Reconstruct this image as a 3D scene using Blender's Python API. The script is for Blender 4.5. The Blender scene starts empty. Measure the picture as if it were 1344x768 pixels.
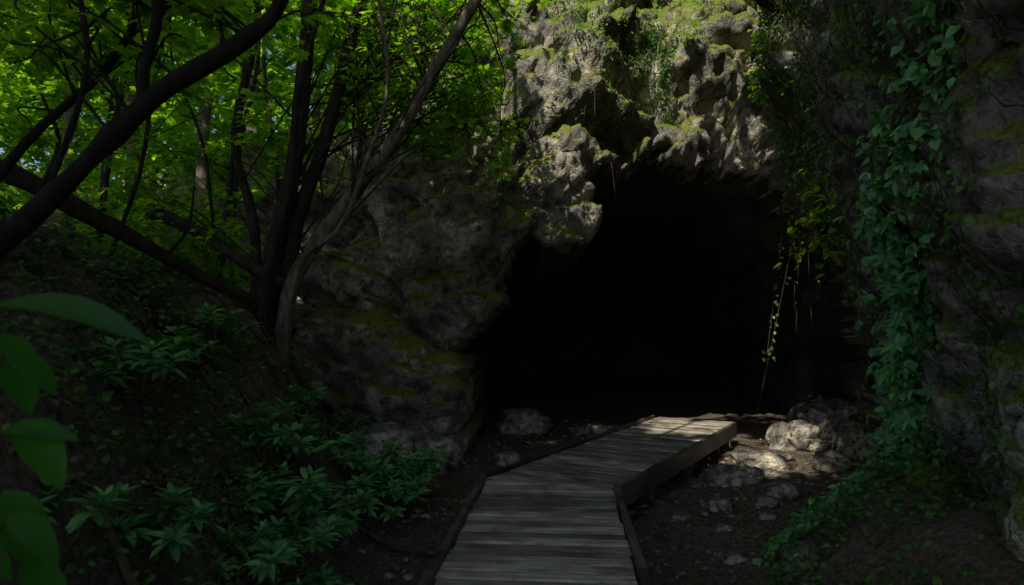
import bpy, bmesh, math, random
import numpy as np
from mathutils import Vector
from mathutils.bvhtree import BVHTree
random.seed(7); RNG=np.random.default_rng(7)
sc=bpy.context.scene
sc.view_settings.view_transform='Standard'; sc.view_settings.look='None'; sc.view_settings.exposure=0

# ---------------------------------------------------------------- noise
def h3(i,j,k,seed=0):
    n=(i.astype(np.int64)*374761393+j.astype(np.int64)*668265263+k.astype(np.int64)*2147483647+seed*974634777)&0xffffffff
    n=((n^(n>>13))*1274126177)&0xffffffff
    n=((n^(n>>16))*2246822519)&0xffffffff
    n=n^(n>>15)
    return (n&0xffffff)/float(0x1000000)
def vn(p,seed=0):
    f=np.floor(p); i=f.astype(np.int64); t=p-f; t=t*t*(3-2*t)
    r=0
    for a in (0,1):
        wa=t[:,0] if a else 1-t[:,0]
        for b in (0,1):
            wb=t[:,1] if b else 1-t[:,1]
            for c in (0,1):
                wc=t[:,2] if c else 1-t[:,2]
                r=r+wa*wb*wc*h3(i[:,0]+a,i[:,1]+b,i[:,2]+c,seed)
    return r*2-1
def fbm(p,sc_=1.0,oc=4,seed=0):
    r=0;a=1;s=sc_
    for o in range(oc):
        r=r+a*vn(p*s+o*17.3,seed+o); a*=.5; s*=2.03
    return r
def voro(p,seed=0):
    f=np.floor(p).astype(np.int64)
    F1=np.full(len(p),9.);F2=np.full(len(p),9.);C=np.zeros(len(p));T=np.zeros(len(p))
    for a in (-1,0,1):
        for b in (-1,0,1):
            for c in (-1,0,1):
                i,j,k=f[:,0]+a,f[:,1]+b,f[:,2]+c
                q=np.stack([i+h3(i,j,k,seed),j+h3(i,j,k,seed+1),k+h3(i,j,k,seed+2)],1)
                v=p-q; d=np.sqrt((v*v).sum(1))
                n=np.stack([h3(i,j,k,seed+4)-.5,h3(i,j,k,seed+5)-.5,h3(i,j,k,seed+6)-.5],1)
                m=d<F1
                F2=np.where(m,F1,np.minimum(F2,d))
                C=np.where(m,h3(i,j,k,seed+3),C); T=np.where(m,(v*n).sum(1),T)
                F1=np.where(m,d,F1)
    return F1,F2,C,T
def ss(x,a,b):
    t=np.clip((x-a)/(b-a),0,1); return t*t*(3-2*t)

# ---------------------------------------------------------------- mesh builder
class MB:
    def __init__(s): s.V=[];s.T=[];s.Q=[];s.TM=[];s.QM=[];s.R=[];s.U=[];s.n=0
    def add(s,V,T=None,Q=None,mat=0,rnd=0.,uv=None):
        V=np.asarray(V,float).reshape(-1,3); k=len(V)
        s.V.append(V)
        s.R.append(np.broadcast_to(np.asarray(rnd,float),(k,)))
        s.U.append(V if uv is None else uv)
        if T is not None and len(T):
            T=np.asarray(T,np.int64).reshape(-1,3); s.T.append(T+s.n); s.TM.append(np.full(len(T),mat))
        if Q is not None and len(Q):
            Q=np.asarray(Q,np.int64).reshape(-1,4); s.Q.append(Q+s.n); s.QM.append(np.broadcast_to(np.asarray(mat),(len(Q),)))
        s.n+=k
    def build(s,name,mats,smooth=True,parent=None):
        V=np.concatenate(s.V); 
        T=np.concatenate(s.T) if s.T else np.zeros((0,3),int); Q=np.concatenate(s.Q) if s.Q else np.zeros((0,4),int)
        me=bpy.data.meshes.new(name)
        me.vertices.add(len(V)); me.vertices.foreach_set('co',V.astype(np.float32).ravel())
        me.loops.add(T.size+Q.size); me.loops.foreach_set('vertex_index',np.concatenate([T.ravel(),Q.ravel()]).astype(np.int32))
        me.polygons.add(len(T)+len(Q))
        st=np.concatenate([np.arange(len(T))*3,T.size+np.arange(len(Q))*4]).astype(np.int32)
        me.polygons.foreach_set('loop_start',st)
        mi=np.concatenate([np.concatenate(s.TM) if s.TM else np.zeros(0),np.concatenate(s.QM) if s.QM else np.zeros(0)]).astype(np.int32)
        for m in mats: me.materials.append(m)
        me.polygons.foreach_set('material_index',mi)
        me.update(calc_edges=True)
        me.polygons.foreach_set('use_smooth',np.full(len(mi),smooth))
        a=me.attributes.new('rnd','FLOAT','POINT'); a.data.foreach_set('value',np.concatenate(s.R).astype(np.float32))
        a=me.attributes.new('puv','FLOAT_VECTOR','POINT'); a.data.foreach_set('vector',np.concatenate(s.U).astype(np.float32).ravel())
        me.validate()
        o=bpy.data.objects.new(name,me); sc.collection.objects.link(o)
        if parent: o.parent=parent
        return o
def nrm(a): return a/np.maximum(np.linalg.norm(a,axis=-1,keepdims=True),1e-9)
def frames(d,up):
    Y=nrm(d); X=nrm(np.cross(Y,up)); Z=np.cross(X,Y); return X,Y,Z
def scatter(mb,proto,pos,d,up,scale,mat=0,rnd=None):
    PV,PT,PQ=proto; N=len(pos)
    if N==0: return
    X,Y,Z=frames(d,up)
    scale=np.broadcast_to(np.asarray(scale,float),(N,))
    L=PV[None]*scale[:,None,None]
    W=L[...,0:1]*X[:,None]+L[...,1:2]*Y[:,None]+L[...,2:3]*Z[:,None]+pos[:,None]
    k=len(PV); off=(np.arange(N)*k)[:,None,None]
    if rnd is None: rnd=RNG.random(N)
    mb.add(W.reshape(-1,3),(PT[None]+off).reshape(-1,3) if len(PT) else None,(PQ[None]+off).reshape(-1,4) if len(PQ) else None,mat,np.repeat(rnd,k))
def leafp(ns,w,droop=.15,fold=.25,pk=.4):
    V=[];Q=[]
    for i in range(ns+1):
        t=i/ns; 
        ww=w*(math.sin(math.pi*t**(math.log(.5)/math.log(pk))))**.8 if 0<t<1 else .004
        z=-droop*t*t
        V+=[(-ww,t,z+fold*ww),(0,t,z),(ww,t,z+fold*ww)]
    for i in range(ns):
        a=3*i; Q+=[(a,a+1,a+4,a+3),(a+1,a+2,a+5,a+4)]
    return np.array(V),np.zeros((0,3),int),np.array(Q)
def maplep():
    P=[(0,.25,0)]; spec=[(90,1,.0),(68,.5,0),(45,.88,0),(22,.45,0),(-5,.62,0),(-50,.3,0),(-90,.05,0),(230,.3,0),(185,.62,0),(158,.45,0),(135,.88,0),(112,.5,0)]
    for a,r,_ in spec:
        a=math.radians(a); x=r*.62*math.cos(a); y=.25+r*.72*math.sin(a)
        P.append((x,y,-.12*r*r))
    T=[(0,i,i%12+1) for i in range(1,13)]
    return np.array(P),np.array(T),np.zeros((0,4),int)
LEAF4=leafp(2,.26,.15,.3); LEAFL=leafp(4,.17,.25,.3,.5); LEAFB=leafp(8,.25,.3,.25,.42); MAPLE=maplep(); IVY=leafp(3,.36,.1,.2,.35)
def catmull(P,n=6):
    P=np.asarray(P,float); P=np.vstack([2*P[0]-P[1],P,2*P[-1]-P[-2]]); out=[]
    for i in range(1,len(P)-2):
        a,b,c,d=P[i-1:i+3]
        for k in range(n):
            t=k/n; out.append(.5*((2*b)+(-a+c)*t+(2*a-5*b+4*c-d)*t*t+(-a+3*b-3*c+d)*t**3))
    out.append(P[-2]); return np.array(out)
def tube(mb,P,r0,r1,sides=6,mat=0,n=5,rough=0.,cap=True,rnd=None):
    C=catmull(P,n) if n>1 else np.asarray(P,float); m=len(C)
    R=np.linspace(r0,r1,m)
    tg=nrm(np.gradient(C,axis=0)); up=np.array([0.31,.17,.93]); 
    X=nrm(np.cross(tg,up)); 
    for i in range(1,m):
        x=X[i-1]-tg[i]*np.dot(X[i-1],tg[i]); X[i]=x/max(np.linalg.norm(x),1e-6)
    Z=np.cross(X,tg)
    a=np.arange(sides)/sides*2*math.pi
    V=C[:,None]+R[:,None,None]*(np.cos(a)[None,:,None]*X[:,None]+np.sin(a)[None,:,None]*Z[:,None])
    if rough>0:
        f=fbm(V.reshape(-1,3),5,2,3).reshape(m,sides,1)
        V=C[:,None]+(V-C[:,None])*(1+rough*f)
    V=V.reshape(-1,3)
    i=np.arange(m-1)[:,None]*sides; j=np.arange(sides)[None]; j2=(j+1)%sides
    Q=np.stack([i+j,i+j2,i+sides+j2,i+sides+j],-1).reshape(-1,4)
    T=[]
    if cap:
        V=np.vstack([V,C[0],C[-1]]); b=m*sides
        T=[(b,(k+1)%sides,k) for k in range(sides)]+[(b+1,(m-1)*sides+k,(m-1)*sides+(k+1)%sides) for k in range(sides)]
    mb.add(V,T,Q,mat,random.random() if rnd is None else rnd)
    return C

# ---------------------------------------------------------------- materials
def newmat(name):
    m=bpy.data.materials.new(name); m.use_nodes=True; nt=m.node_tree; nt.nodes.clear()
    return m,nt
def N(nt,t,**k):
    n=nt.nodes.new(t)
    for a,b in k.items():
        if a in n.inputs: n.inputs[a].default_value=b
        else: setattr(n,a,b)
    return n
def L(nt,a,b): nt.links.new(a,b)
def ramp(nt,fac,stops):
    r=nt.nodes.new('ShaderNodeValToRGB'); e=r.color_ramp.elements
    while len(e)<len(stops): e.new(.5)
    for i,(p,c) in enumerate(stops): e[i].position=p; e[i].color=(*c,1) if len(c)==3 else c
    L(nt,fac,r.inputs[0]); return r.outputs[0]
def math_(nt,op,a,b=None,clamp=False):
    n=nt.nodes.new('ShaderNodeMath'); n.operation=op; n.use_clamp=clamp
    for i,x in enumerate((a,b)):
        if x is None: continue
        if isinstance(x,(int,float)): n.inputs[i].default_value=x
        else: L(nt,x,n.inputs[i])
    return n.outputs[0]
def mix(nt,f,a,b,mode='MIX'):
    n=nt.nodes.new('ShaderNodeMix'); n.data_type='RGBA'; n.blend_type=mode
    if isinstance(f,(int,float)): n.inputs[0].default_value=f
    else: L(nt,f,n.inputs[0])
    for s,x in ((6,a),(7,b)):
        if isinstance(x,tuple): n.inputs[s].default_value=(*x,1)
        else: L(nt,x,n.inputs[s])
    return n.outputs[2]
def noise(nt,co,s,d=5,r=.6,dist=0):
    n=N(nt,'ShaderNodeTexNoise'); n.inputs['Scale'].default_value=s; n.inputs['Detail'].default_value=d; n.inputs['Roughness'].default_value=r; n.inputs['Distortion'].default_value=dist
    L(nt,co,n.inputs['Vector']); return n.outputs[0]
def finish(nt,col,rough,bumps,spec=.3):
    b=N(nt,'ShaderNodeBsdfPrincipled'); L(nt,col,b.inputs['Base Color'])
    if isinstance(rough,(int,float)): b.inputs['Roughness'].default_value=rough
    else: L(nt,rough,b.inputs['Roughness'])
    b.inputs['Specular IOR Level'].default_value=spec
    h=None
    for x,st,di in bumps:
        y=math_(nt,'MULTIPLY',x,st*di*10); h=y if h is None else math_(nt,'ADD',h,y)
    if h is not None:
        bp=N(nt,'ShaderNodeBump'); bp.inputs['Strength'].default_value=1; bp.inputs['Distance'].default_value=.1
        L(nt,h,bp.inputs['Height']); L(nt,bp.outputs[0],b.inputs['Normal'])
    o=N(nt,'ShaderNodeOutputMaterial'); L(nt,b.outputs[0],o.inputs[0])
def rockmat(name,moss=.5,dark=1.0,rough=.65,topmoss=True):
    m,nt=newmat(name); tc=N(nt,'ShaderNodeTexCoord').outputs['Object']
    n1=noise(nt,tc,.9,5,.65); n2=noise(nt,tc,7,5,.72); n3=noise(nt,tc,38,3,.7)
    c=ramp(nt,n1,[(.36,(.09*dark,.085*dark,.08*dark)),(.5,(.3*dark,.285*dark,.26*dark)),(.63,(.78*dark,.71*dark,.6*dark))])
    c2=ramp(nt,n2,[(.36,(.26,.25,.23)),(.53,(1.0,.98,.93))])
    c=mix(nt,1.0,c,c2,'MULTIPLY')
    g=N(nt,'ShaderNodeNewGeometry'); sx=N(nt,'ShaderNodeSeparateXYZ'); L(nt,g.outputs['Normal'],sx.inputs[0])
    up=math_(nt,'MULTIPLY',sx.outputs[2],.5)
    n4=noise(nt,tc,1.6,4,.7)
    f=math_(nt,'ADD',up,n4); f=math_(nt,'ADD',f,math_(nt,'MULTIPLY',n2,.5))
    if topmoss:
        pz=N(nt,'ShaderNodeSeparateXYZ'); L(nt,tc,pz.inputs[0])
        h=math_(nt,'MULTIPLY',math_(nt,'SUBTRACT',pz.outputs[2],5.9),.06); h=math_(nt,'MINIMUM',math_(nt,'MAXIMUM',h,0.0),.13); f=math_(nt,'ADD',f,h)
    f=ramp(nt,f,[(1.02-moss*.3,(0,0,0)),(1.17-moss*.3,(1,1,1))])
    mc=ramp(nt,n3,[(.3,(.045,.065,.012)),(.7,(.27,.31,.035))])
    c=mix(nt,f,c,mc)
    vo=N(nt,'ShaderNodeTexVoronoi'); vo.feature='DISTANCE_TO_EDGE'; vo.inputs['Scale'].default_value=1.7
    wn=N(nt,'ShaderNodeVectorMath'); wn.operation='ADD'; L(nt,tc,wn.inputs[0])
    nn=N(nt,'ShaderNodeTexNoise'); nn.inputs['Scale'].default_value=2.5; nn.inputs['Detail'].default_value=3; L(nt,tc,nn.inputs['Vector']); L(nt,nn.outputs[1],wn.inputs[1]); L(nt,wn.outputs[0],vo.inputs['Vector'])
    cr=ramp(nt,vo.outputs[0],[(0,(0,0,0)),(.04,(1,1,1))])
    finish(nt,c,rough,[(cr,.3,.06),(n2,.7,.12),(n3,.6,.03)],.45)
    return m
ROCK=rockmat('cliff_rock',.64,1.0); BOULD=rockmat('boulder_rock',-.35,.9,topmoss=False); CAVE=rockmat('painted_shade_cave_rock',-.8,.22,.8,False)  # cave copy is darkened to paint the interior's shade into its colour
def leafmat(name,c1,c2,tr=.45,gloss=.45,tc=None):
    m,nt=newmat(name); at=N(nt,'ShaderNodeAttribute',attribute_name='rnd')
    col=ramp(nt,at.outputs['Fac'],[(0,c1),(.75,c2),(1,tuple(min(1,x*1.3) for x in c2))])
    b=N(nt,'ShaderNodeBsdfPrincipled'); L(nt,col,b.inputs['Base Color']); b.inputs['Roughness'].default_value=gloss; b.inputs['Specular IOR Level'].default_value=.4
    t=N(nt,'ShaderNodeBsdfTranslucent')
    if tc: t.inputs[0].default_value=(*tc,1)
    else: L(nt,mix(nt,1.0,col,(2.6,2.6,.6),'MULTIPLY'),t.inputs[0])
    mx=N(nt,'ShaderNodeMixShader'); mx.inputs[0].default_value=tr; L(nt,b.outputs[0],mx.inputs[1]); L(nt,t.outputs[0],mx.inputs[2])
    o=N(nt,'ShaderNodeOutputMaterial'); L(nt,mx.outputs[0],o.inputs[0]); return m
LF_MAPLE=leafmat('maple_leaf',(.06,.15,.015),(.19,.34,.025),.5)
LF_SHRUB=leafmat('shrub_leaf',(.06,.19,.07),(.16,.38,.13),.2,.34)
LF_IVY=leafmat('vine_leaf',(.035,.1,.03),(.1,.22,.05),.3,.4)
LF_BIG=leafmat('broad_leaf',(.035,.14,.015),(.05,.19,.02),.3,.4)
LF_CAN=leafmat('shade_canopy_leaf',(.05,.09,.03),(.08,.12,.04),.6,.6,(.43,.46,.36))  # high translucency makes the added unseen canopy pass down ambient fill light
LF_BACK=leafmat('forest_leaf',(.03,.09,.01),(.17,.31,.025),.5)
def barkmat(name,a,b,mo_=(.035,.05,.018)):
    m,nt=newmat(name); tc=N(nt,'ShaderNodeTexCoord').outputs['Object']
    mp=N(nt,'ShaderNodeMapping'); mp.inputs['Scale'].default_value=(1,1,.25); L(nt,tc,mp.inputs[0])
    n1=noise(nt,mp.outputs[0],18,5,.7); n2=noise(nt,tc,2.5,3)
    c=ramp(nt,n1,[(.35,a),(.65,b)]); mo=ramp(nt,n2,[(.52,(0,0,0)),(.68,(.7,.7,.7))]); c=mix(nt,mo,c,mo_)
    finish(nt,c,.85,[(n1,.9,.03)],.15); return m
BARK=barkmat('bark',(.014,.011,.01),(.055,.045,.037)); ROOTM=barkmat('root_bark',(.05,.038,.025),(.15,.115,.08)); BARKL=barkmat('pale_bark',(.06,.05,.04),(.22,.19,.15)); BARKD=barkmat('dark_bark',(.008,.007,.006),(.028,.024,.02),(.012,.018,.008))
def groundmat():
    m,nt=newmat('forest_soil'); tc=N(nt,'ShaderNodeTexCoord').outputs['Object']
    n1=noise(nt,tc,1.3,4,.65); n2=noise(nt,tc,22,5,.75); n3=noise(nt,tc,70,2,.7)
    c=ramp(nt,n2,[(.3,(.04,.032,.025)),(.55,(.2,.16,.12)),(.75,(.38,.32,.26))])
    g=ramp(nt,n1,[(.58,(0,0,0)),(.74,(.8,.8,.8))]); mc=ramp(nt,n3,[(.3,(.015,.025,.008)),(.7,(.06,.08,.02))]); c=mix(nt,g,c,mc)
    finish(nt,c,.95,[(n1,.5,.2),(n2,1,.06),(n3,.8,.02)],.15); return m
SOIL=groundmat()
def woodmat(name,a,b,c3,lo=.5):
    m,nt=newmat(name); at=N(nt,'ShaderNodeAttribute',attribute_name='puv'); rn=N(nt,'ShaderNodeAttribute',attribute_name='rnd')
    mp=N(nt,'ShaderNodeMapping'); mp.inputs['Scale'].default_value=(1.2,22,1); L(nt,at.outputs['Vector'],mp.inputs[0])
    n1=noise(nt,mp.outputs[0],2.2,7,.7,.4); n2=noise(nt,at.outputs['Vector'],2.2,5,.65)
    c=ramp(nt,n1,[(.34,a),(.52,b),(.68,c3)])
    k=ramp(nt,rn.outputs['Fac'],[(0,(lo,lo,lo)),(1,(1.2,1.17,1.12))])
    k2=ramp(nt,n2,[(.38,(.4,.4,.35)),(.58,(1,1,1))])
    for x in (k,k2): c=mix(nt,1.0,c,x,'MULTIPLY')
    rg=ramp(nt,n2,[(.3,(.3,.3,.3)),(.7,(.62,.62,.62))])
    finish(nt,c,rg,[(n1,.9,.012)],.5); return m
PLANK=woodmat('weathered_planks',(.17,.155,.135),(.54,.49,.43),(.74,.68,.6),.45); BEAM=woodmat('dark_beam',(.05,.042,.035),(.14,.125,.11),(.22,.2,.17))
m,nt=newmat('dry_leaf'); at=N(nt,'ShaderNodeAttribute',attribute_name='rnd')
finish(nt,ramp(nt,at.outputs['Fac'],[(0,(.06,.04,.02)),(.6,(.16,.1,.05)),(1,(.32,.25,.14))]),.7,[]); DRY=m

# ---------------------------------------------------------------- terrain
def toe(y): return np.interp(y,[-6,0,4,6.6,9,10.5,12,20],[-1.3,-1.05,-1.0,-1.3,-1.6,-2.2,-3.2,-4.5])
def rtoe(y): return np.interp(y,[-6,2,5,6,8,10,12],[2.0,1.8,1.75,2.2,3.9,5.4,8])
def H(x,y,detail=True):
    x=np.asarray(x,float);y=np.asarray(y,float); p=np.stack([x,y,np.zeros_like(x)],1)
    d=toe(y)-x+.25*vn(p*.9,5)
    h=np.interp(d,[0,.25,.6,1.2,2,3,5,8,20,60,300],[0,.14,.55,1.45,2.25,2.75,3.5,4.1,7.5,16,40])
    r=x-rtoe(y)
    h=h+np.where(y<12,np.interp(r,[0,.4,.9,3],[0,.25,.75,1.1]),0)
    amp=.05+.25*ss(d,.2,2)
    h=h+amp*fbm(p,1.3,4 if detail else 2,11)*np.exp(-np.maximum(np.hypot(x,y)-40,0)/30)
    inp=ss(x,-1.1,-.6)*(1-ss(x,1.3,1.8))*(1-ss(y,7,9))
    return h*(1-.5*inp)-.04*inp
def axis(a,b,st,far,n):
    mid=np.arange(a,b+st,st); k=np.linspace(0,1,n)[1:]**2.2
    return np.concatenate([(a-k*far)[::-1],mid,mid[-1]+k*far])
ax=axis(-8,6.5,.065,300,30); ay=axis(0,14.5,.065,300,30)
gx,gy=np.meshgrid(ax,ay); gz=H(gx.ravel(),gy.ravel())
f2=np.stack([gx.ravel(),gy.ravel(),0*gx.ravel()],1); gz=gz+.02*fbm(f2,9,3,31)
nx,ny=len(ax),len(ay)
ii=(np.arange(ny-1)[:,None]*nx+np.arange(nx-1)[None]).ravel()
mb=MB(); mb.add(np.stack([gx.ravel(),gy.ravel(),gz],1),None,np.stack([ii,ii+1,ii+nx+1,ii+nx],1)); mb.build('ground',[SOIL])
def Hs(x,y): return float(H(np.array([x]),np.array([y]))[0])

# ---------------------------------------------------------------- cliff with cave
C=np.array([(-18,20,5,0),(-11,17,5.5,0),(-7,14.8,5.8,0),(-4.2,12.8,6,.0),(-2.7,11.2,6.2,.1),(-1.3,10.6,6.9,.2),(0.0,11.3,7.9,.5),(2,11.9,8.3,.8),(4,12.0,8.5,.8),(6.0,11.9,9,.6),(7.1,11.0,9.5,.6),(6.5,9.7,9.5,1.2),(5.4,8.3,9.5,1.7),(4.4,7.0,9.5,1.2),(3.55,5.6,9,.7),(3.1,4,9,.4),(3.1,2,8.5,.2),(3.7,0,8,0),(5,-4,7,0),(8,-9,6,0)],float)
K=catmull(C,40); seg=np.r_[0,np.cumsum(np.hypot(*np.diff(K[:,:2],axis=0).T))]
sp=np.concatenate([np.arange(0,14,.12),np.arange(14,seg[-1]-9,.05),np.arange(seg[-1]-9,seg[-1],.12)])
K=np.stack([np.interp(sp,seg,K[:,i]) for i in range(4)],1)
tg=np.gradient(K[:,:2],axis=0)
for c in (0,1):
    k=np.ones(31)/31; tg[:,c]=np.convolve(np.pad(tg[:,c],15,'edge'),k,'valid')
nn=np.stack([tg[:,1],-tg[:,0],0*tg[:,0]],1); nn=nrm(nn)
NZ=175; NB=50; nc=len(K)
tt=np.linspace(0,1,NZ)
top=K[:,2]+.35*vn(np.stack([sp*.9,0*sp,0*sp],1),3)
Z=-.6+tt[None]*(top[:,None]+.6)
rel=Z/top[:,None]
off=K[:,3][:,None]*ss(Z,1.0,5.5)-1.6*ss(rel,.72,1.0)**2
P=np.zeros((nc,NZ+NB,3))
P[:,:NZ,:2]=K[:,None,:2]+nn[:,None,:2]*off[...,None]; P[:,:NZ,2]=Z
bd=np.linspace(0,1,NB+1)[1:]**1.7*14
nb=nn.copy()
for c in (0,1):
    k=np.ones(161)/161; nb[:,c]=np.convolve(np.pad(nb[:,c],80,'edge'),k,'valid')
P[:,NZ:,:2]=P[:,NZ-1:NZ,:2]-nb[:,None,:2]*bd[None,:,None]; P[:,NZ:,2]=P[:,NZ-1:NZ,2]+(bd*.12)[None]
x0=np.broadcast_to(K[:,0:1],(nc,NZ+NB)).ravel(); y0=np.broadcast_to(K[:,1:2],(nc,NZ+NB)).ravel()
F=P.reshape(-1,3)
warp=np.stack([vn(F*.8,61),vn(F*.8,62),vn(F*.8,63)],1)*.45
W=F+warp
a1,a2,ac,at_=voro(W*np.array([.55,.55,.7]),40)
b1,b2,bc,bt=voro(W*np.array([1.5,1.5,1.9])+3,50)
rw=ss(x0,3.0,5.0)*(1-ss(y0,10.2,11.4))           # right-hand wall: softer blocks
rw=np.where((x0>2.5)&(y0<10.2),1.0,rw)
D=(.75-.6*rw)*(ac-.5)+(1.0-.35*rw)*at_+.45*np.sqrt(np.clip(a2-a1,0,.5))-.15
D+=(.3-.15*rw)*(bc-.5)+.38*bt+.2*np.sqrt(np.clip(b2-b1,0,.4))
D+=.2*fbm(F,1.1,3,70)+.09*(1-2*np.abs(fbm(F,3.5,3,77)))+.025*fbm(F,12,2,79)
D=D*(.75+.25*ss(F[:,2],0,2))
nrep=np.repeat(nn,NZ+NB,axis=0)
isback=np.tile(np.arange(NZ+NB)>=NZ,nc)
disp=nrep.copy(); disp[:,2]=.25; disp[isback]=np.array([0,0,1.])
F2=F+disp*D[:,None]
wob=.2*vn(F*.9,90)+.1*vn(F*2.4,91)
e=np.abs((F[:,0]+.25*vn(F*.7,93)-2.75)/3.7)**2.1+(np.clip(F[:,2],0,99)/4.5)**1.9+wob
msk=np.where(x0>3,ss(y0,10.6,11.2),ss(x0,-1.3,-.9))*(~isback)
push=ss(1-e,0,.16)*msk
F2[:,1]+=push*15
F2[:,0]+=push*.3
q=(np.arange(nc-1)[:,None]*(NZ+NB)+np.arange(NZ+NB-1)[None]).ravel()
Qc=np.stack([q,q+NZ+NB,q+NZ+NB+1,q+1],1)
mb=MB(); mb.add(F2,None,Qc,mat=(push[q]>.06).astype(int)); mb.build('cave_cliff',[ROCK,CAVE])  # faces inside the mouth take the rock with painted-in shade
bvh=BVHTree.FromPolygons(F2.tolist(),Qc.tolist())
def cast(o,d):
    h=bvh.ray_cast(Vector(o),Vector(d)); return (np.array(h[0]),np.array(h[1])) if h[0] is not None else None

# ---------------------------------------------------------------- boulders
def boulder(name,loc,size,seed,sub=5,mat=BOULD,rot=0):
    bm=bmesh.new(); bmesh.ops.create_icosphere(bm,subdivisions=sub,radius=1)
    V=np.array([v.co[:] for v in bm.verts]); T=np.array([[v.index for v in f.verts] for f in bm.faces]); bm.free()
    f1,f2,c,t=voro(V*1.1+seed*7.1,seed); D=.3*(c-.5)+.7*t+.15*fbm(V,1.6,4,seed)+.035*fbm(V,8,3,seed+3)
    V=V*(1+D[:,None]); V[:,2]=np.where(V[:,2]>.55,.55+(V[:,2]-.55)*.5,V[:,2])
    c_,s_=math.cos(rot),math.sin(rot); V=V*np.array(size); V[:,:2]=V[:,:2]@np.array([[c_,s_],[-s_,c_]])
    mb=MB(); mb.add(V,T); o=mb.build(name,[mat]); o.location=loc; return o
for i,(x,y,z,sx,sy,sz,r) in enumerate([(4.75,11.5,.15,.42,.4,.38,.3),(3.7,10.3,.0,.42,.35,.22,-.4),(2.8,8.9,.03,.45,.3,.24,.2),(3.4,9.3,.0,.22,.22,.14,1),
    (2.35,7.9,.0,.2,.14,.1,.5),(2.1,6.9,0,.14,.1,.08,2),(.2,13.2,.15,.5,.4,.36,.5),(-.05,10.2,.05,.2,.17,.16,1),(-1.15,10.0,.15,.4,.45,.45,0.4),(-1.75,9.0,.4,.4,.45,.45,1.4),
    (2.45,5.5,.1,.3,.26,.25,0),(1.6,13.4,.0,.4,.3,.16,0),(5.5,10.8,.15,.4,.45,.38,2),(6.0,13,.2,.7,.6,.5,1),(1.95,6.1,.0,.12,.1,.07,0),(4.6,9.9,.05,.3,.26,.2,1.1),(1.75,7.3,0,.12,.09,.07,1),(2.7,7.4,0,.12,.1,.07,.3),(1.7,5.3,0,.09,.07,.05,.3),(3.2,8.3,.05,.2,.2,.14,2),(2.9,8.0,0,.12,.14,.1,.6)]):
    boulder('boulder',(x,y,z),(sx,sy,sz),100+i*5,5 if sx>.3 else 3,rot=r)
bm=bmesh.new(); bmesh.ops.create_icosphere(bm,subdivisions=1,radius=1); PV=np.array([v.co[:] for v in bm.verts]); PT=np.array([[v.index for v in f.verts] for f in bm.faces]); bm.free()
mb=MB()
for s in range(4):
    pv=PV*np.array([1,.75,.45])*(1+.35*vn(PV*1.5+s*9,s))[:,None]
    n=900; x=RNG.uniform(-1.5,5.5,n); y=RNG.uniform(3,15,n)
    k=(fbm(np.stack([x,y,0*x],1),1.1,2,8)>-.25)&(x<rtoe(y)+.5)&(x>toe(y)-.3); x,y=x[k],y[k]; n=len(x)
    a=RNG.uniform(0,6.28,n)
    scatter(mb,(pv,PT,np.zeros((0,4),int)),np.stack([x,y,H(x,y)+.004],1),np.stack([np.cos(a),np.sin(a),RNG.normal(0,.2,n)],1),np.tile([0.,0,1],(n,1)),.012+.06*RNG.random(n)**4)
mb.build('pebbles',[BOULD])

# ---------------------------------------------------------------- boardwalk
walk=bpy.data.objects.new('boardwalk',None); sc.collection.objects.link(walk)
ZD=.42
def clip(poly,p,n):
    out=[]
    for i in range(len(poly)):
        a,b=poly[i],poly[(i+1)%len(poly)]; da=np.dot(a-p,n); db=np.dot(b-p,n)
        if da>=0: out.append(a)
        if da*db<0: out.append(a+(b-a)*(da/(da-db)))
    return out
dA=np.array([.079,1.]);dA/=np.linalg.norm(dA)
Lb=np.array([-.26,7.33]);Rb=np.array([1.0,6.88])
Le=np.array([2.6,12.3]);Re=np.array([4.02,11.95])
dB=(Re-Rb)+(Le-Lb); dB/=np.linalg.norm(dB)
def prism(mb,poly,z0,z1,bev,mat,uvf,rnd):
    P=np.array(poly); c=P.mean(0); k=len(P)
    if k<3: return
    ins=P+(c-P)/np.maximum(np.linalg.norm(c-P,axis=1,keepdims=True),1e-6)*bev
    V=np.vstack([np.c_[P,np.full(k,z0)],np.c_[P,np.full(k,z1-bev)],np.c_[ins,np.full(k,z1)]])
    T=[(2*k,2*k+i,2*k+i+1) for i in range(1,k-1)]+[(0,i+1,i) for i in range(1,k-1)]
    Q=[]
    for l in (0,1):
        for i in range(k): Q.append((l*k+i,l*k+(i+1)%k,(l+1)*k+(i+1)%k,(l+1)*k+i))
    uv=np.array([uvf(v) for v in V])
    mb.add(V,T,Q,mat,rnd,uv)
mb=MB()
mn=np.array([-(Rb-Lb)[1],(Rb-Lb)[0]]); mn/=np.linalg.norm(mn)
def planks(origin,d,L0,L1,wl,wr,clips,pw=.146,gap=.024):
    pr=np.array([d[1],-d[0]]); s=L0
    while s<L1:
        j=random.uniform(-.015,.015); w=pw*random.uniform(.97,1.03); sk=random.uniform(-.004,.004)
        poly=[origin+d*(s+sk)+pr*(wl+j),origin+d*s+pr*(wr+j),origin+d*(s+w-gap)+pr*(wr+j),origin+d*(s+w-gap+sk)+pr*(wl+j)]
        for p,n in clips: poly=clip(poly,p,n) if len(poly)>2 else poly
        if len(poly)>2:
            o=random.random()*50; dz=random.uniform(-.006,.006)
            prism(mb,poly,ZD-.035+dz,ZD+dz,.007,0,lambda v:np.array([np.dot(v[:2],pr)+o,np.dot(v[:2],d),o+v[2]]),random.random())
        s+=w
wA=np.dot(Rb-Lb,[dA[1],-dA[0]])
planks(Lb,dA,-10,1.0,0,wA,[(Lb-mn*.006,-mn)])
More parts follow.
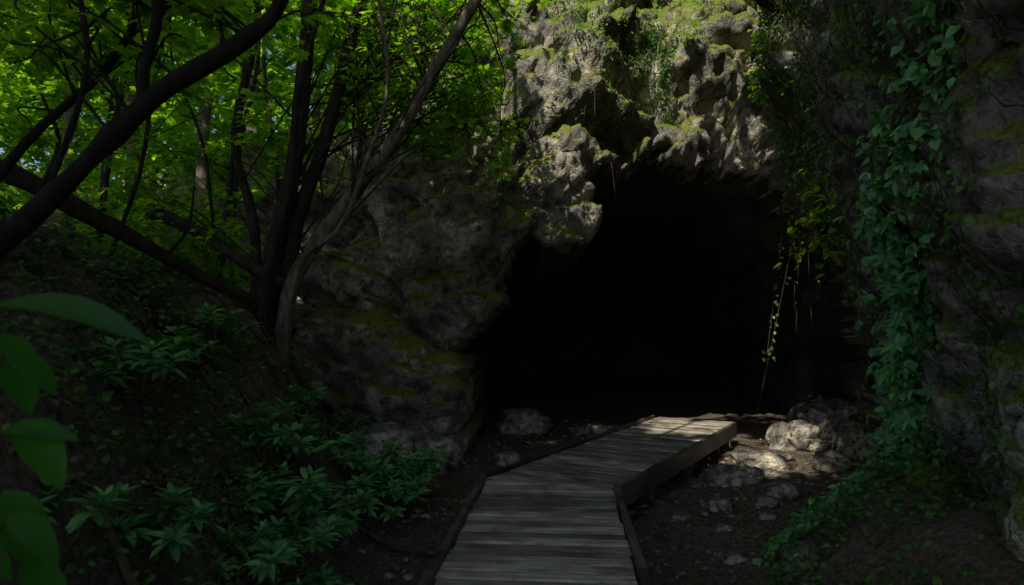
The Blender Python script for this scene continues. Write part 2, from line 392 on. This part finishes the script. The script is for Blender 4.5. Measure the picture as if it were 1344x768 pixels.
prB=np.array([dB[1],-dB[0]]); WB=np.dot(Rb-Lb,prB)
planks(Lb,dB,-1.6,5.6,0,WB,[(Lb+mn*.006,mn)])
mb.build('deck_planks',[PLANK],False,walk)
mb=MB()
def beam(a,b,w,z0,z1,mat=0):
    a=np.array(a,float);b=np.array(b,float);d=(b-a)/np.linalg.norm(b-a);p=np.array([d[1],-d[0]])*w/2
    n=max(1,int(np.linalg.norm(b-a)/2.2))
    for i in range(n):
        q0=a+(b-a)*i/n+d*.003; q1=a+(b-a)*(i+1)/n-d*.003; o=random.random()*9; dz=random.uniform(-.003,.003)
        prism(mb,[q0-p,q0+p,q1+p,q1-p],z0,z1+dz,.006,mat,lambda v:np.array([np.dot(v[:2],d)+o,np.dot(v[:2],p/np.linalg.norm(p))+v[2],o]),random.random())
pA=np.array([dA[1],-dA[0]])
A0l=Lb-dA*9.9; A0r=Lb-dA*9.9+pA*wA
Bl=Lb+dB*5.5; Br=Lb+prB*WB+dB*5.5
beam(A0l+pA*-.035,Lb+pA*-.035,.055,ZD-.14,ZD+.055); beam(A0r+pA*.035,Rb+pA*.035,.055,ZD-.14,ZD+.055)
beam(Lb-prB*.035+dB*.02,Bl-prB*.035,.05,ZD-.12,ZD+.04)
beam(Rb+prB*.04,Br+prB*.04,.06,ZD-.21,ZD+.012)
for t in (.2,.8):
    beam(A0l+pA*wA*t,Lb-dA*.5+pA*wA*t,.06,ZD-.2,ZD-.045); beam(Lb+dB*.3+prB*WB*t,Bl+prB*WB*t,.06,ZD-.2,ZD-.045)
for s in np.arange(-9.4,-.2,1.5):
    for q in (.07,wA-.07):
        c=Lb+dA*s+pA*q; beam(c-dA*.05,c+dA*.05,.1,-.4,ZD-.05)
for s in (.15,1.6,3.1,4.6,5.4):
    for q in (.07,WB-.06):
        c=Lb+dB*s+prB*q; beam(c-dB*.05,c+dB*.05,.1,-.4,ZD-.05)
c=Rb+prB*-.06+dB*.25; beam(c-dB*.05,c+dB*.05,.1,-.4,ZD-.05)
mb.build('timber_frame',[BEAM],False,walk)

# ---------------------------------------------------------------- sun and leaf gaps
S=np.array([-.36,-.66,.66]); S/=np.linalg.norm(S)
GAPS=[((1.2,11.0,6.9),2.1),((.4,11.0,5.2),1.0),((2.3,11.0,5.4),.9),((1.5,11.5,8),2.1),((3.6,11.2,7.4),1.0),((3.1,11.4,.42),1.1),((2.3,10.4,.42),.4),((3.8,9.9,.2),1.0),((4.6,11.3,.4),.5),
      ((-.9,8.6,5.9),1.4),((-1.8,10.5,6.8),1.5),((-1.6,7.9,4.0),.35),((4.4,8.6,4.8),.45),((4.2,8.0,3.4),.3),((5,9.5,6.0),.6),((-5,10,5),.7),((-3.5,12,5),1.1)]
def ingap(p,k=1.0):  # tubes along the sun direction, cleared of leaves to place light patches
    m=np.zeros(len(p),bool)
    for c,r in GAPS:
        v=p-np.array(c); t=v@S; d=np.linalg.norm(v-t[:,None]*S,axis=1)
        m|=(d<r*k*(1+.3*vn(p*1.3,7)))&(t>0.9)
    return m

# ---------------------------------------------------------------- trees
def leaves_on(mb,P,n,size,proto,mat,spread=.12,droop=-.25,t0=.25):
    C=catmull(P,5); m=len(C); t=RNG.uniform(t0,1,n)*(m-1); i=np.minimum(t.astype(int),m-2); f=(t-i)[:,None]
    pos=C[i]*(1-f)+C[i+1]*f; tg=nrm(C[i+1]-C[i])
    side=nrm(np.cross(tg,[0,0,1.])+1e-4)*np.where(RNG.random(n)<.5,1,-1)[:,None]
    d=nrm(side+tg*.5+RNG.normal(0,.25,(n,3))+[0,0,droop])
    pos=pos+d*spread*RNG.random(n)[:,None]
    up=np.array([0,0,1.])+RNG.normal(0,.3,(n,3))
    k=~((pos[:,2]>3.6)&(pos[:,1]<8.5)&ingap(pos)&(RNG.random(n)<.85))
    scatter(mb,proto,pos[k],d[k],up[k],(size*RNG.uniform(.6,1.2,n))[k],mat)
def branch(mb,p,q,r,nleaf,size,sub=3,proto=MAPLE,sag=.15,sides=5):
    p=np.array(p,float);q=np.array(q,float);ln=np.linalg.norm(q-p)
    m=(p+q)/2+np.array([0,0,sag*ln])+RNG.normal(0,.06*ln,3); m2=p*.25+q*.75+np.array([0,0,sag*.6*ln])+RNG.normal(0,.04*ln,3)
    P=[p,m,m2,q]; C=tube(mb,P,r,r*.25,sides,0,5)
    if nleaf: leaves_on(mb,P,nleaf,size,proto,1,.1)
    for k in range(sub):
        i=int(len(C)*RNG.uniform(.35,.9)); a=C[i]; d=nrm((q-p)/ln+RNG.normal(0,.6,3)*[1,1,.5]); b=a+d*ln*RNG.uniform(.2,.45)
        P2=[a,(a+b)/2+[0,0,.03*ln],b]; tube(mb,P2,r*.4,r*.12,3,0,4)
        if nleaf: leaves_on(mb,P2,int(nleaf*.7),size,proto,1,.08,t0=.1)
mb=MB(); stems=[]
g=Hs(-2.8,8)
for mt,P,r0,r1 in [(0,[(-2.95,8,g-.3),(-2.85,8,2.6),(-2.72,8,3.3),(-2.56,8,4.1),(-2.42,8,5.8),(-2.2,8,8),(-2.3,7.6,10.3)],.13,.06),
    (2,[(-2.7,7.9,g-.3),(-2.55,7.9,2.5),(-2.07,7.85,3.25),(-1.32,7.7,4.2),(-0.86,7.6,4.95),(-0.4,7.4,5.65),(.3,7.2,6.9),(.6,7,8.5)],.1,.045),  # pale bark here puts the sunlight on this stem into its colour
    (0,[(-2.8,8.15,g-.3),(-2.6,8.1,3.1),(-2.25,8.1,4.25),(-1.85,8,5.8),(-1.5,8,7.6),(-1.5,8,9.5)],.1,.05),
    (0,[(-3.05,8.2,g-.3),(-3.15,8.3,3.2),(-3.45,8.4,4.4),(-3.2,8.4,6),(-3.5,8.3,8)],.075,.035),
    (0,[(-2.9,7.8,g-.2),(-2.75,7.7,2.7),(-2.45,7.5,3.6),(-2.35,7.4,4.6),(-1.9,7.3,6.2)],.06,.025),
    (2,[(-2.72,7.9,g-.2),(-2.42,7.8,2.75),(-1.95,7.7,3.15),(-1.6,7.5,3.9),(-1.35,7.3,4.7),(-1.5,7.1,6)],.045,.015)]:
    stems.append(tube(mb,P,r0,r1,10,mt,8,.12))
for i in range(120):
    s=stems[random.choice([0,1,1,1,2,2,5])]; a=s[int(len(s)*random.uniform(.35,.85))]
    q=np.array([random.uniform(-2.3,.05),random.uniform(7.8,9.8),0]); q[2]=random.uniform(4.2,6.9)
    if q[0]<-1.6: q[2]=max(q[2],4.6)
    branch(mb,a,q,.013,15,.13,3)
for i in range(22):
    s=stems[i%6]; a=s[int(len(s)*random.uniform(.15,.7))]; q=a+np.array([random.uniform(-1.4,1.2),random.uniform(-.6,.6),random.uniform(.3,1.5)])
    branch(mb,a,q,.012,0,0,3)
mb.build('leaning_maple_tree',[BARK,LF_MAPLE,BARKL])
mb=MB()
gl=Hs(-3.9,4)
st=tube(mb,[(-3.9,4.2,gl-.4),(-3.4,4.05,2.3),(-2.98,4,2.55),(-2.46,4,3.06),(-2.15,4,3.38),(-1.88,4,3.56),(-1.6,4,3.74),(-1.38,4,4.0),(-1.2,3.9,4.8),(-1.3,3.8,6.5),(-1.2,3.6,9.5)],.075,.035,12,0,8,.2)
s2=tube(mb,[(-2.2,4,3.34),(-2.2,4.02,3.6),(-2.12,4.0,3.9),(-2.1,4,4.6),(-2.3,4,6)],.04,.02,9,0,6,.12)
s3=tube(mb,[(-2.75,4,2.8),(-2.6,4.1,3.6),(-2.75,4.2,4.5),(-2.6,4.2,6)],.022,.012,7,0,6,.1)
s4=tube(mb,[(-3.6,4.2,2.4),(-3.3,4.6,3.3),(-2.9,4.9,4.0),(-2.7,5.1,4.9),(-2.4,5.1,6.5)],.035,.018,8,0,6,.1)
for i in range(70):
    s=random.choice([st,s2,s3,s4,s4]); a=s[int(len(s)*random.uniform(.3,.75))]
    q=a+np.array([random.uniform(-1.3,.4),random.uniform(-.2,1.6),random.uniform(-.1,.9)])
    branch(mb,a,q,.01,13,.11,2)
mb.build('foreground_maple_tree',[BARKD,LF_MAPLE])
def tree(name,x,y,h,r,nb,lean=(0,0),leaf=.15,z0=.3,spread=1.6,mat=BARK):
    mb=MB(); g=Hs(x,y); P=[(x,y,g-.3)]
    for k in range(1,6): P.append((x+lean[0]*k/5+random.uniform(-.12,.12),y+lean[1]*k/5+random.uniform(-.12,.12),g+h*k/5))
    s=tube(mb,P,r,r*.35,9,0,6,.12)
    for i in range(nb):
        t=random.uniform(z0,1); a=s[min(len(s)-1,int(len(s)*t))]; an=random.uniform(0,6.28); l=spread*random.uniform(.5,1)*(1.25-t*.6)
        branch(mb,a,a+np.array([math.cos(an)*l,math.sin(an)*l,random.uniform(-.1,.6)*l]),r*.18,13,leaf,3)
    mb.build(name,[mat,LF_MAPLE])
for a in [(-4.1,9.5,7.5,.05,22,(.5,.2)),(-5.2,8.5,6,.045,22,(.8,0)),(-3.6,10.6,7,.05,24,(-.4,0)),(-6.4,10.5,7,.06,24,(.5,0)),(-5,12.3,8,.06,24,(.3,0)),(-2.9,12.8,6,.05,22,(.6,0)),(-4.6,7.6,5,.03,12,(1.2,0)),(-3.7,8.8,5,.028,12,(-1.0,0))]:
    tree('maple_sapling',*a[:5],lean=a[5],leaf=.16,z0=.25)
for a in [(-7.9,14,12,.17),(-5.0,11.2,12,.11),(-9.8,15,12,.15),(-4.2,15,12,.14),(-11,12.5,12,.2),(-6.6,17.5,13,.2),(-2.2,17,12,.16)]:
    tree('forest_tree',*a,nb=16,lean=(random.uniform(-.6,.6),0),leaf=.22,z0=.45,spread=2.6,mat=BARKL)
for a in [(-7,-4,11,.25),(5.5,-6,11,.22),(-6,0.5,11,.2),(0.5,-9,12,.25)]:
    tree('forest_tree',*a,nb=6,leaf=.25,z0=.7,spread=2.4,mat=BARK)
mb=MB(); tube(mb,[(-5.4,5.8,3.95),(-4.5,6.1,3.4),(-3.9,6.6,3.0),(-3.4,7.0,2.65),(-2.85,7.5,2.3)],.1,.065,12,0,7,.18)
tube(mb,[(-4.3,6.2,3.3),(-4.1,6.1,3.7),(-4.2,6.0,4.1)],.03,.012,6,0,4); tube(mb,[(-3.5,6.9,2.75),(-3.2,6.7,3.0),(-3.1,6.6,3.4)],.02,.01,6,0,4); mb.build('fallen_log',[BARK])
mb=MB(); P=[(x,y,Hs(x,y)+.12) for x,y in [(-4.4,5.4),(-3.7,5.45),(-3.1,5.5),(-2.55,5.6)]]; tube(mb,P,.12,.09,12,0,6,.15); mb.build('fallen_log',[BARK])
mb=MB(); tube(mb,[(-4.6,8.6,3.5),(-3.9,8.4,3.2),(-3.2,8.1,2.8),(-2.6,7.9,2.5)],.09,.06,10,0,6,.15); mb.build('fallen_log',[BARK])
mb=MB(); tube(mb,[(5.2,8.8,6.3),(4.4,8.8,6.1),(3.95,8.8,6.08),(3.6,8.8,6.15),(3.25,8.8,6.32),(3.0,8.7,6.6)],.1,.035,9,0,6,.2); tube(mb,[(3.7,8.8,6.1),(3.45,8.8,6.0),(3.3,8.8,5.75)],.03,.01,6,0,4); mb.build('dead_branch',[BARKD])

# ---------------------------------------------------------------- forest foliage masses
def mass(name,n,box,size,mat,dens,proto=LEAF4,gap=True,clump=.35):
    (x0,x1),(y0,y1),(z0,z1)=box
    nc_=n//40; c=np.stack([RNG.uniform(x0,x1,nc_),RNG.uniform(y0,y1,nc_),RNG.uniform(z0,z1,nc_)],1)
    p=np.repeat(c,40,0)+RNG.normal(0,clump,(nc_*40,3))*[1,1,.45]
    k=dens(p); p=p[k]
    if gap: p=p[~(ingap(p)&(RNG.random(len(p))<.985))]
    mb=MB(); d=RNG.normal(size=p.shape)*[1,1,.5]; up=np.array([0,0,1.])+RNG.normal(0,.45,p.shape)
    scatter(mb,proto,p,d,up,size*RNG.uniform(.6,1.3,len(p)),0); return mb.build(name,[mat])
def dcan(p):
    hole=(np.abs(p[:,0]-1.6)<1.7)&(np.abs(p[:,1]-3.6)<2.8)  # opening left in the added canopy for sky light on the deck
    return ~(hole&(RNG.random(len(p))<.85))
mass('unseen_shade_canopy',39000,((-11,4.5),(-10.5,9.2),(9.2,12.0)),.46,LF_CAN,dcan,clump=.6)  # added out of view to block the sun outside the chosen gaps
mass('unseen_shade_canopy',11000,((-8.5,-2.0),(-7.5,.6),(9.2,12.0)),.46,LF_CAN,lambda p:p[:,0]<1,clump=.6)  # extra unseen leaves added to stop sun specks on the near deck
mass('unseen_shade_canopy',9000,((-17,-7),(5,11),(10,12.5)),.46,LF_CAN,lambda p:fbm(p,.4,2,51)>-.15,clump=.7)  # unseen clump added to shade the foliage at upper left
def dback(p):
    g=H(p[:,0],p[:,1],False); return (p[:,2]>g-.2)&(fbm(p,.45,2,21)>-.62)
mass('forest_foliage',72000,((-26,-2),(17,24),(3,17.5)),.42,LF_BACK,dback,clump=.6,gap=False)
mass('forest_foliage',18000,((-13,-3),(11,16),(4,9.5)),.2,LF_BACK,lambda p:(fbm(p,.6,2,23)>.05),proto=MAPLE,clump=.4)
mass('forest_foliage',12000,((-3,12),(14.5,22),(8.8,13)),.3,LF_BACK,lambda p:p[:,2]>8.7,clump=.5,gap=False)
mass('shrub_thicket',9000,((-6.5,-3.0),(7.5,10),(2.5,4.2)),.13,LF_BACK,lambda p:(p[:,2]>H(p[:,0],p[:,1],False)-.05)&(p[:,2]<H(p[:,0],p[:,1],False)+.9)&(fbm(p,.8,2,25)>0),proto=MAPLE,clump=.3)

# ---------------------------------------------------------------- shrubs with whorled leaves
def shrub(name,x,y,ns,h,leaf,seed=0):
    mb=MB(); g=Hs(x,y)
    for i in range(ns):
        an=random.uniform(0,6.28); l=h*random.uniform(.5,1); o=h*random.uniform(.2,.85)
        b=np.array([x+random.uniform(-.06,.06),y+random.uniform(-.06,.06),g-.03]); t=b+np.array([math.cos(an)*o+.12*h,math.sin(an)*o-.1*h,l])
        m=(b+t)/2+np.array([0,0,.12*h]); C=tube(mb,[b,m,t],.006,.003,4,0,4)
        ax_=nrm(C[-1]-C[-3])
        for lev,(f,nl,sz,el) in enumerate([(1.0,6,.75,.75),(.97,8,1.,.25),(.85,6,1.05,-.1),(.68,4,.9,-.2)]):
            c=C[min(len(C)-1,int(f*(len(C)-1)))]
            a=np.arange(nl)/nl*6.28+random.uniform(0,6)+RNG.normal(0,.2,nl)
            d=np.stack([np.cos(a),np.sin(a),np.full(nl,el)+RNG.normal(0,.2,nl)],1)+ax_*.25
            scatter(mb,LEAFL,np.tile(c,(nl,1)),d,np.tile(ax_*.5+[0,0,1.],(nl,1))+RNG.normal(0,.15,(nl,3)),leaf*sz*RNG.uniform(.65,1.15,nl),1)
    mb.build(name,[ROOTM,LF_SHRUB])
for x,y,ns,h,l in [(-1.95,6.1,12,.5,.16),(-2.1,5.7,9,.45,.15),(-1.75,5.1,12,.45,.15),(-1.5,4.8,10,.4,.14),(-1.25,4.75,7,.3,.13),(-1.4,7.5,14,.7,.16),(-1.65,7.9,12,.7,.15),(-1.3,7.0,8,.5,.14),
    (-1.25,8.1,10,.6,.14),(-2.45,4.5,9,.4,.14),(-1.9,3.7,8,.38,.14),(-2.6,5.2,8,.4,.13),(-2.0,3.0,6,.35,.12),(-2.9,6.6,8,.4,.13),(-1.7,6.4,8,.35,.13),(-2.2,7.2,8,.4,.14),(-1.45,5.6,8,.35,.13),(-1.75,8.9,9,.55,.13),(-2.3,8.6,9,.5,.13),(-1.6,4.3,8,.35,.13)]:
    shrub('rhododendron_shrub',x,y,ns,h,l)
mb=MB(); bx,by=-1.55,1.75; g=Hs(bx,by)
for tip,d,sz in [((-1.25,1.72,2.09),(1,.1,.02),.37),((-1.25,1.75,2.02),(.55,-.2,-.75),.22),((-1.3,1.7,2.12),(-.2,.3,.6),.2),((-1.27,1.8,2.0),(-.5,.2,-.3),.28),((-1.2,1.7,1.98),(.9,.1,-.55),.16),
    ((-1.3,1.9,1.78),(.5,-.1,-.5),.22),((-1.35,1.9,1.75),(.9,0,.1),.2),((-1.3,1.85,1.6),(.4,.1,-.8),.24),((-1.25,1.8,1.55),(.9,-.1,-.5),.18),((-1.4,1.8,1.5),(.6,-.1,-.2),.2),((-1.28,1.9,1.4),(.6,0,-.6),.2)]:
    t=np.array(tip,float); t[0]-=.06
    tube(mb,[(bx,by,g-.05),(bx+.02,by,(g+t[2])/2),tuple(t)],.007,.003,5,0,5)
    scatter(mb,LEAFB,t[None],np.array([d],float),np.array([[0,-.35,1.]])+RNG.normal(0,.15,(1,3)),sz,1)
mb.build('broadleaf_plant',[ROOTM,LF_BIG])
def cover(name,n,xr,yr,size,mat,proto,f,lift=.04,thr=0.):
    x=RNG.uniform(*xr,n);y=RNG.uniform(*yr,n); p=np.stack([x,y,0*x],1); k=f(x,y)&(fbm(p,1.4,2,33)>thr); x,y=x[k],y[k]; n=len(x)
    z=H(x,y)+RNG.random(n)**2*lift; mb=MB(); a=RNG.uniform(0,6.28,n)
    scatter(mb,proto,np.stack([x,y,z],1),np.stack([np.cos(a),np.sin(a),RNG.normal(.1,.4,n)],1),np.array([0,0,1.])+RNG.normal(0,.4,(n,3)),size*RNG.uniform(.5,1.3,n),0); return mb.build(name,[mat])
cover('ground_cover_plants',40000,(-6,-1.0),(1.5,11),.055,LF_IVY,IVY,lambda x,y:x<toe(y)+.1,.25,-.05)
cover('ground_cover_plants',26000,(1.6,5.5),(2.5,9.5),.055,LF_IVY,IVY,lambda x,y:x>rtoe(y)+.05,.25,-.3)
cover('leaf_litter',18000,(-6,5.5),(2,13),.06,DRY,LEAF4,lambda x,y:x>-9,.02,-.4)
mb=MB(); n=55
x=RNG.uniform(-4.2,-1.9,n); y=RNG.uniform(3.2,9,n); X=[];hd=nrm(np.stack([np.full(n,1.),RNG.normal(0,1.1,n)],1)); 
for s in range(26):
    X.append(np.stack([x,y,H(x,y)+.03+.09*np.abs(vn(np.stack([x*2,y*2,x*0+s*.1],1),9))],1)); hd=nrm(hd+RNG.normal(0,.45,(n,2))+[.1,0]); x=x+hd[:,0]*.09; y=y+hd[:,1]*.09
X=np.array(X)
for i in range(n): 
    m_=int(random.uniform(12,26)); r=random.choice([.005,.007,.01,.016,.03]); tube(mb,X[:m_,i],r,r*.3,5,0,2)
for i in range(22):
    x=random.uniform(-2.9,-1.9); y=random.uniform(5.2,7.8); z=Hs(x,y)+.1
    P=[(x,y,z)]; 
    for k in range(7): x+=random.uniform(-.05,.16); y-=random.uniform(-.05,.08); z-=random.uniform(.12,.25); P.append((x,y,max(z,Hs(x,y)+.02)))
    tube(mb,P,.009,.004,4,0,3)
mb.build('tree_roots',[ROOTM])

# ---------------------------------------------------------------- vines
mb=MB(); path=catmull([(4.0,4.3),(4.15,3.6),(4.5,2.95),(4.9,2.45),(5.3,2.0),(5.8,1.5),(6.1,1.0),(6.2,.5)],12)
def wallpt(y,z): return cast((1.2,y,z),(1,.15,0))
for it in range(2600):
    t=random.random()**.8; y,z=path[int(t*(len(path)-1))]; w=.12+.24*t; y+=random.gauss(0,w); z+=random.gauss(0,w*.8)
    h=wallpt(y,z)
    if h is None: continue
    p,nv=h; nv=nv if nv[0]<0 else -nv
    xx=p[0]; gz_=Hs(xx,p[1])
    if gz_>p[2]: 
        xx=float(rtoe(p[1]))+random.uniform(.05,.9); p=np.array([xx,p[1],Hs(xx,p[1])+.05])
    p=p+nv*random.uniform(.03,.22)
    k=3; d=np.stack([RNG.normal(-.4,.4,k),RNG.normal(-.3,.5,k),RNG.normal(-.5,.4,k)],1)
    scatter(mb,LEAFL if random.random()<.5 else IVY,np.tile(p,(k,1)),d,np.tile([-.7,-.4,.7],(k,1))+RNG.normal(0,.3,(k,3)),RNG.uniform(.035,.11,k),1)
for j in range(9):
    P=[]; o=random.gauss(0,.12)
    for y,z in path[::6]:
        h=wallpt(y+o+random.gauss(0,.03),z+random.gauss(0,.05))
        if h: P.append(h[0]+np.array([-random.uniform(.04,.14),-.03,0]))
    if len(P)>3: tube(mb,P,.012,.006,5,0,4)
mb.build('leafy_vine',[ROOTM,LF_SHRUB])
mb=MB()
for it in range(46):
    y,z=path[random.randrange(20,len(path)-10)]; y+=random.gauss(0,.2); z+=random.gauss(0,.2); h=wallpt(y,z)
    if h is None: continue
    p=h[0]+np.array([-random.uniform(.12,.3),-.05,0]); ax_=nrm(np.array([-.6,-.4,.5])+RNG.normal(0,.25,3)); nl=8
    u=nrm(np.cross(ax_,[0,0,1.])); v=np.cross(ax_,u); a=np.arange(nl)/nl*6.28
    scatter(mb,LEAFL,np.tile(p,(nl,1)),np.cos(a)[:,None]*u+np.sin(a)[:,None]*v+ax_*.25,np.tile(ax_,(nl,1)),.13*RNG.uniform(.7,1.1,nl),0)
    tube(mb,[h[0],p],.005,.004,4,1,1)
mb.build('leafy_vine',[LF_SHRUB,ROOTM])
mb=MB()
def strand(x0,y0,z0,dirn,ln,r,leafy,size=.05,out=.08):
    P=[];x,y,z=x0,y0,z0; st_=.22; lean=random.gauss(0,.04)
    for k in range(int(ln/st_)):
        h=cast((x,y,z),dirn)
        if h is None or (h[0][1]>14.5): 
            if not P: return
            q=P[-1]+np.array([lean,random.gauss(0,.02),-st_])
        else:
            q=h[0]-np.array(dirn)*random.uniform(.02,out)
            if P and np.linalg.norm(q-P[-1])>.6: q=P[-1]+np.array([lean,0,-st_])
        if q[2]<.3: break
        P.append(q); z-=st_; x+=lean+random.gauss(0,.04) if abs(dirn[1])>.5 else 0; y+=(lean+random.gauss(0,.03)) if abs(dirn[0])>.5 else 0
    if len(P)<3: return
    tube(mb,P,r,r*.5,3,0,3)
    if leafy: leaves_on(mb,P,int(len(P)*leafy),size,IVY,1,.12,-.5,0)
for i in range(110): strand(random.uniform(-2.2,5),8.6,random.uniform(5.5,8.1),(0,1,0),random.uniform(.6,2.2),.005,random.choice([0,0,0,2,6]),.045)
for i in range(24): strand(random.gauss(2.3,.25),8.6,random.uniform(6.8,8.1),(0,1,0),random.uniform(1.0,2.6),.006,random.choice([6,14,20]),.05,.15)
for i in range(9): strand(random.gauss(1.0,.15),8.6,random.uniform(7.2,8.1),(0,1,0),random.uniform(.6,1.4),.006,16,.05,.15)
for i in range(240): strand(.9,random.uniform(3.6,9.6),random.uniform(2.5,8),(1,.1,0),random.uniform(1,4.2),.006,random.choice([0,0,0,2,5,9]),.055,.2)
for i in range(50): strand(.9,random.gauss(8.5,.5),random.uniform(4,7),(1,.1,0),random.uniform(1.2,3.2),.006,random.choice([0,3,8]),.07,.3)
mb.build('hanging_vines',[ROOTM,LF_IVY])
mb=MB(); pts=[]
for i in range(20000):
    x=random.uniform(-3.5,5.2); z=random.uniform(3.5,8.6)
    pr=ss(np.array([z]),5.9,8.3)[0]*.85-.1
    if vn(np.array([[x*1.3,z*1.3,4.]]),12)[0]*.7+random.random()*.3>pr-.1: continue
    h=cast((x,8.6,z),(0,1,0))
    if h is None or h[0][1]>14: continue
    pts.append(h[0]+np.array([0,-random.uniform(.0,.08),0])); 
n=len(pts); pts=np.array(pts)
scatter(mb,IVY,pts,np.stack([RNG.normal(0,.6,n),RNG.normal(-.4,.3,n),RNG.normal(-.6,.4,n)],1),np.tile([0,-.8,.7],(n,1))+RNG.normal(0,.3,(n,3)),.02+.045*RNG.random(n)**2,0)
mb.build('cliff_ivy',[LF_MAPLE])
mb=MB(); pts=[]
for i in range(11000):
    y=random.uniform(3.5,9.8); z=random.uniform(.3,7.5)
    if vn(np.array([[y*.9,z*.6,9.]]),14)[0]*.8+random.random()*.3>.16: continue
    h=cast((.9,y,z),(1,.1,0))
    if h is not None: pts.append(h[0]-np.array([random.uniform(.0,.08),0,0]))
n=len(pts); pts=np.array(pts)
scatter(mb,IVY,pts,np.stack([RNG.normal(-.4,.3,n),RNG.normal(0,.6,n),RNG.normal(-.6,.4,n)],1),np.tile([-.8,0,.6],(n,1))+RNG.normal(0,.3,(n,3)),.02+.05*RNG.random(n)**2,0)
mb.build('cliff_ivy',[LF_IVY])
for (y,z,k) in [(9.2,5.7,14),(8.8,5.2,6),(7.6,3.4,8),(6.6,3.0,6)]:
    h=cast((.9,y,z),(1,.1,0))
    if h is None: continue
    mb=MB()
    for i in range(k):
        branch(mb,h[0]+[.05,0,0],h[0]+np.array([-random.uniform(.2,.75),random.uniform(-.6,.3),random.uniform(-.35,.5)]),.008,8,.11,1,proto=IVY)
    mb.build('cliff_shrub',[ROOTM,LF_MAPLE])
for i in range(9):
    x=-1+i*.8; h=cast((x,12.7,14),(0,0,-1))
    if h is None: continue
    mb=MB()
    for k in range(9): branch(mb,h[0]-[0,0,.05],h[0]+np.array([random.uniform(-.7,.7),random.uniform(-.6,.5),random.uniform(.1,.8)]),.01,10,.11,2)
    mb.build('cliff_shrub',[ROOTM,LF_MAPLE])

# ---------------------------------------------------------------- light, sky, camera
w=bpy.data.worlds.new('World'); sc.world=w; w.use_nodes=True; nt=w.node_tree; bg=nt.nodes['Background']
sky=nt.nodes.new('ShaderNodeTexSky'); sky.sky_type='NISHITA'; sky.sun_disc=False
sky.sun_elevation=math.asin(S[2]); sky.sun_rotation=math.atan2(S[0],S[1]); L(nt,sky.outputs[0],bg.inputs[0]); bg.inputs[1].default_value=.12
sun=bpy.data.lights.new('sun','SUN'); sun.energy=5; sun.angle=math.radians(.5); sun.color=(1,.93,.78)
so=bpy.data.objects.new('sun',sun); so.rotation_euler=Vector(S).to_track_quat('Z','Y').to_euler(); so.location=(0,0,30); sc.collection.objects.link(so)
cd=bpy.data.cameras.new('camera'); cd.lens=24; cd.sensor_width=36; cd.clip_end=2000; cd.clip_start=.05
cd.dof.use_dof=True; cd.dof.focus_distance=9; cd.dof.aperture_fstop=2.0
co=bpy.data.objects.new('camera',cd); co.location=(0,0,2.04); co.rotation_euler=(math.radians(92.75),0,0); sc.collection.objects.link(co); sc.camera=co
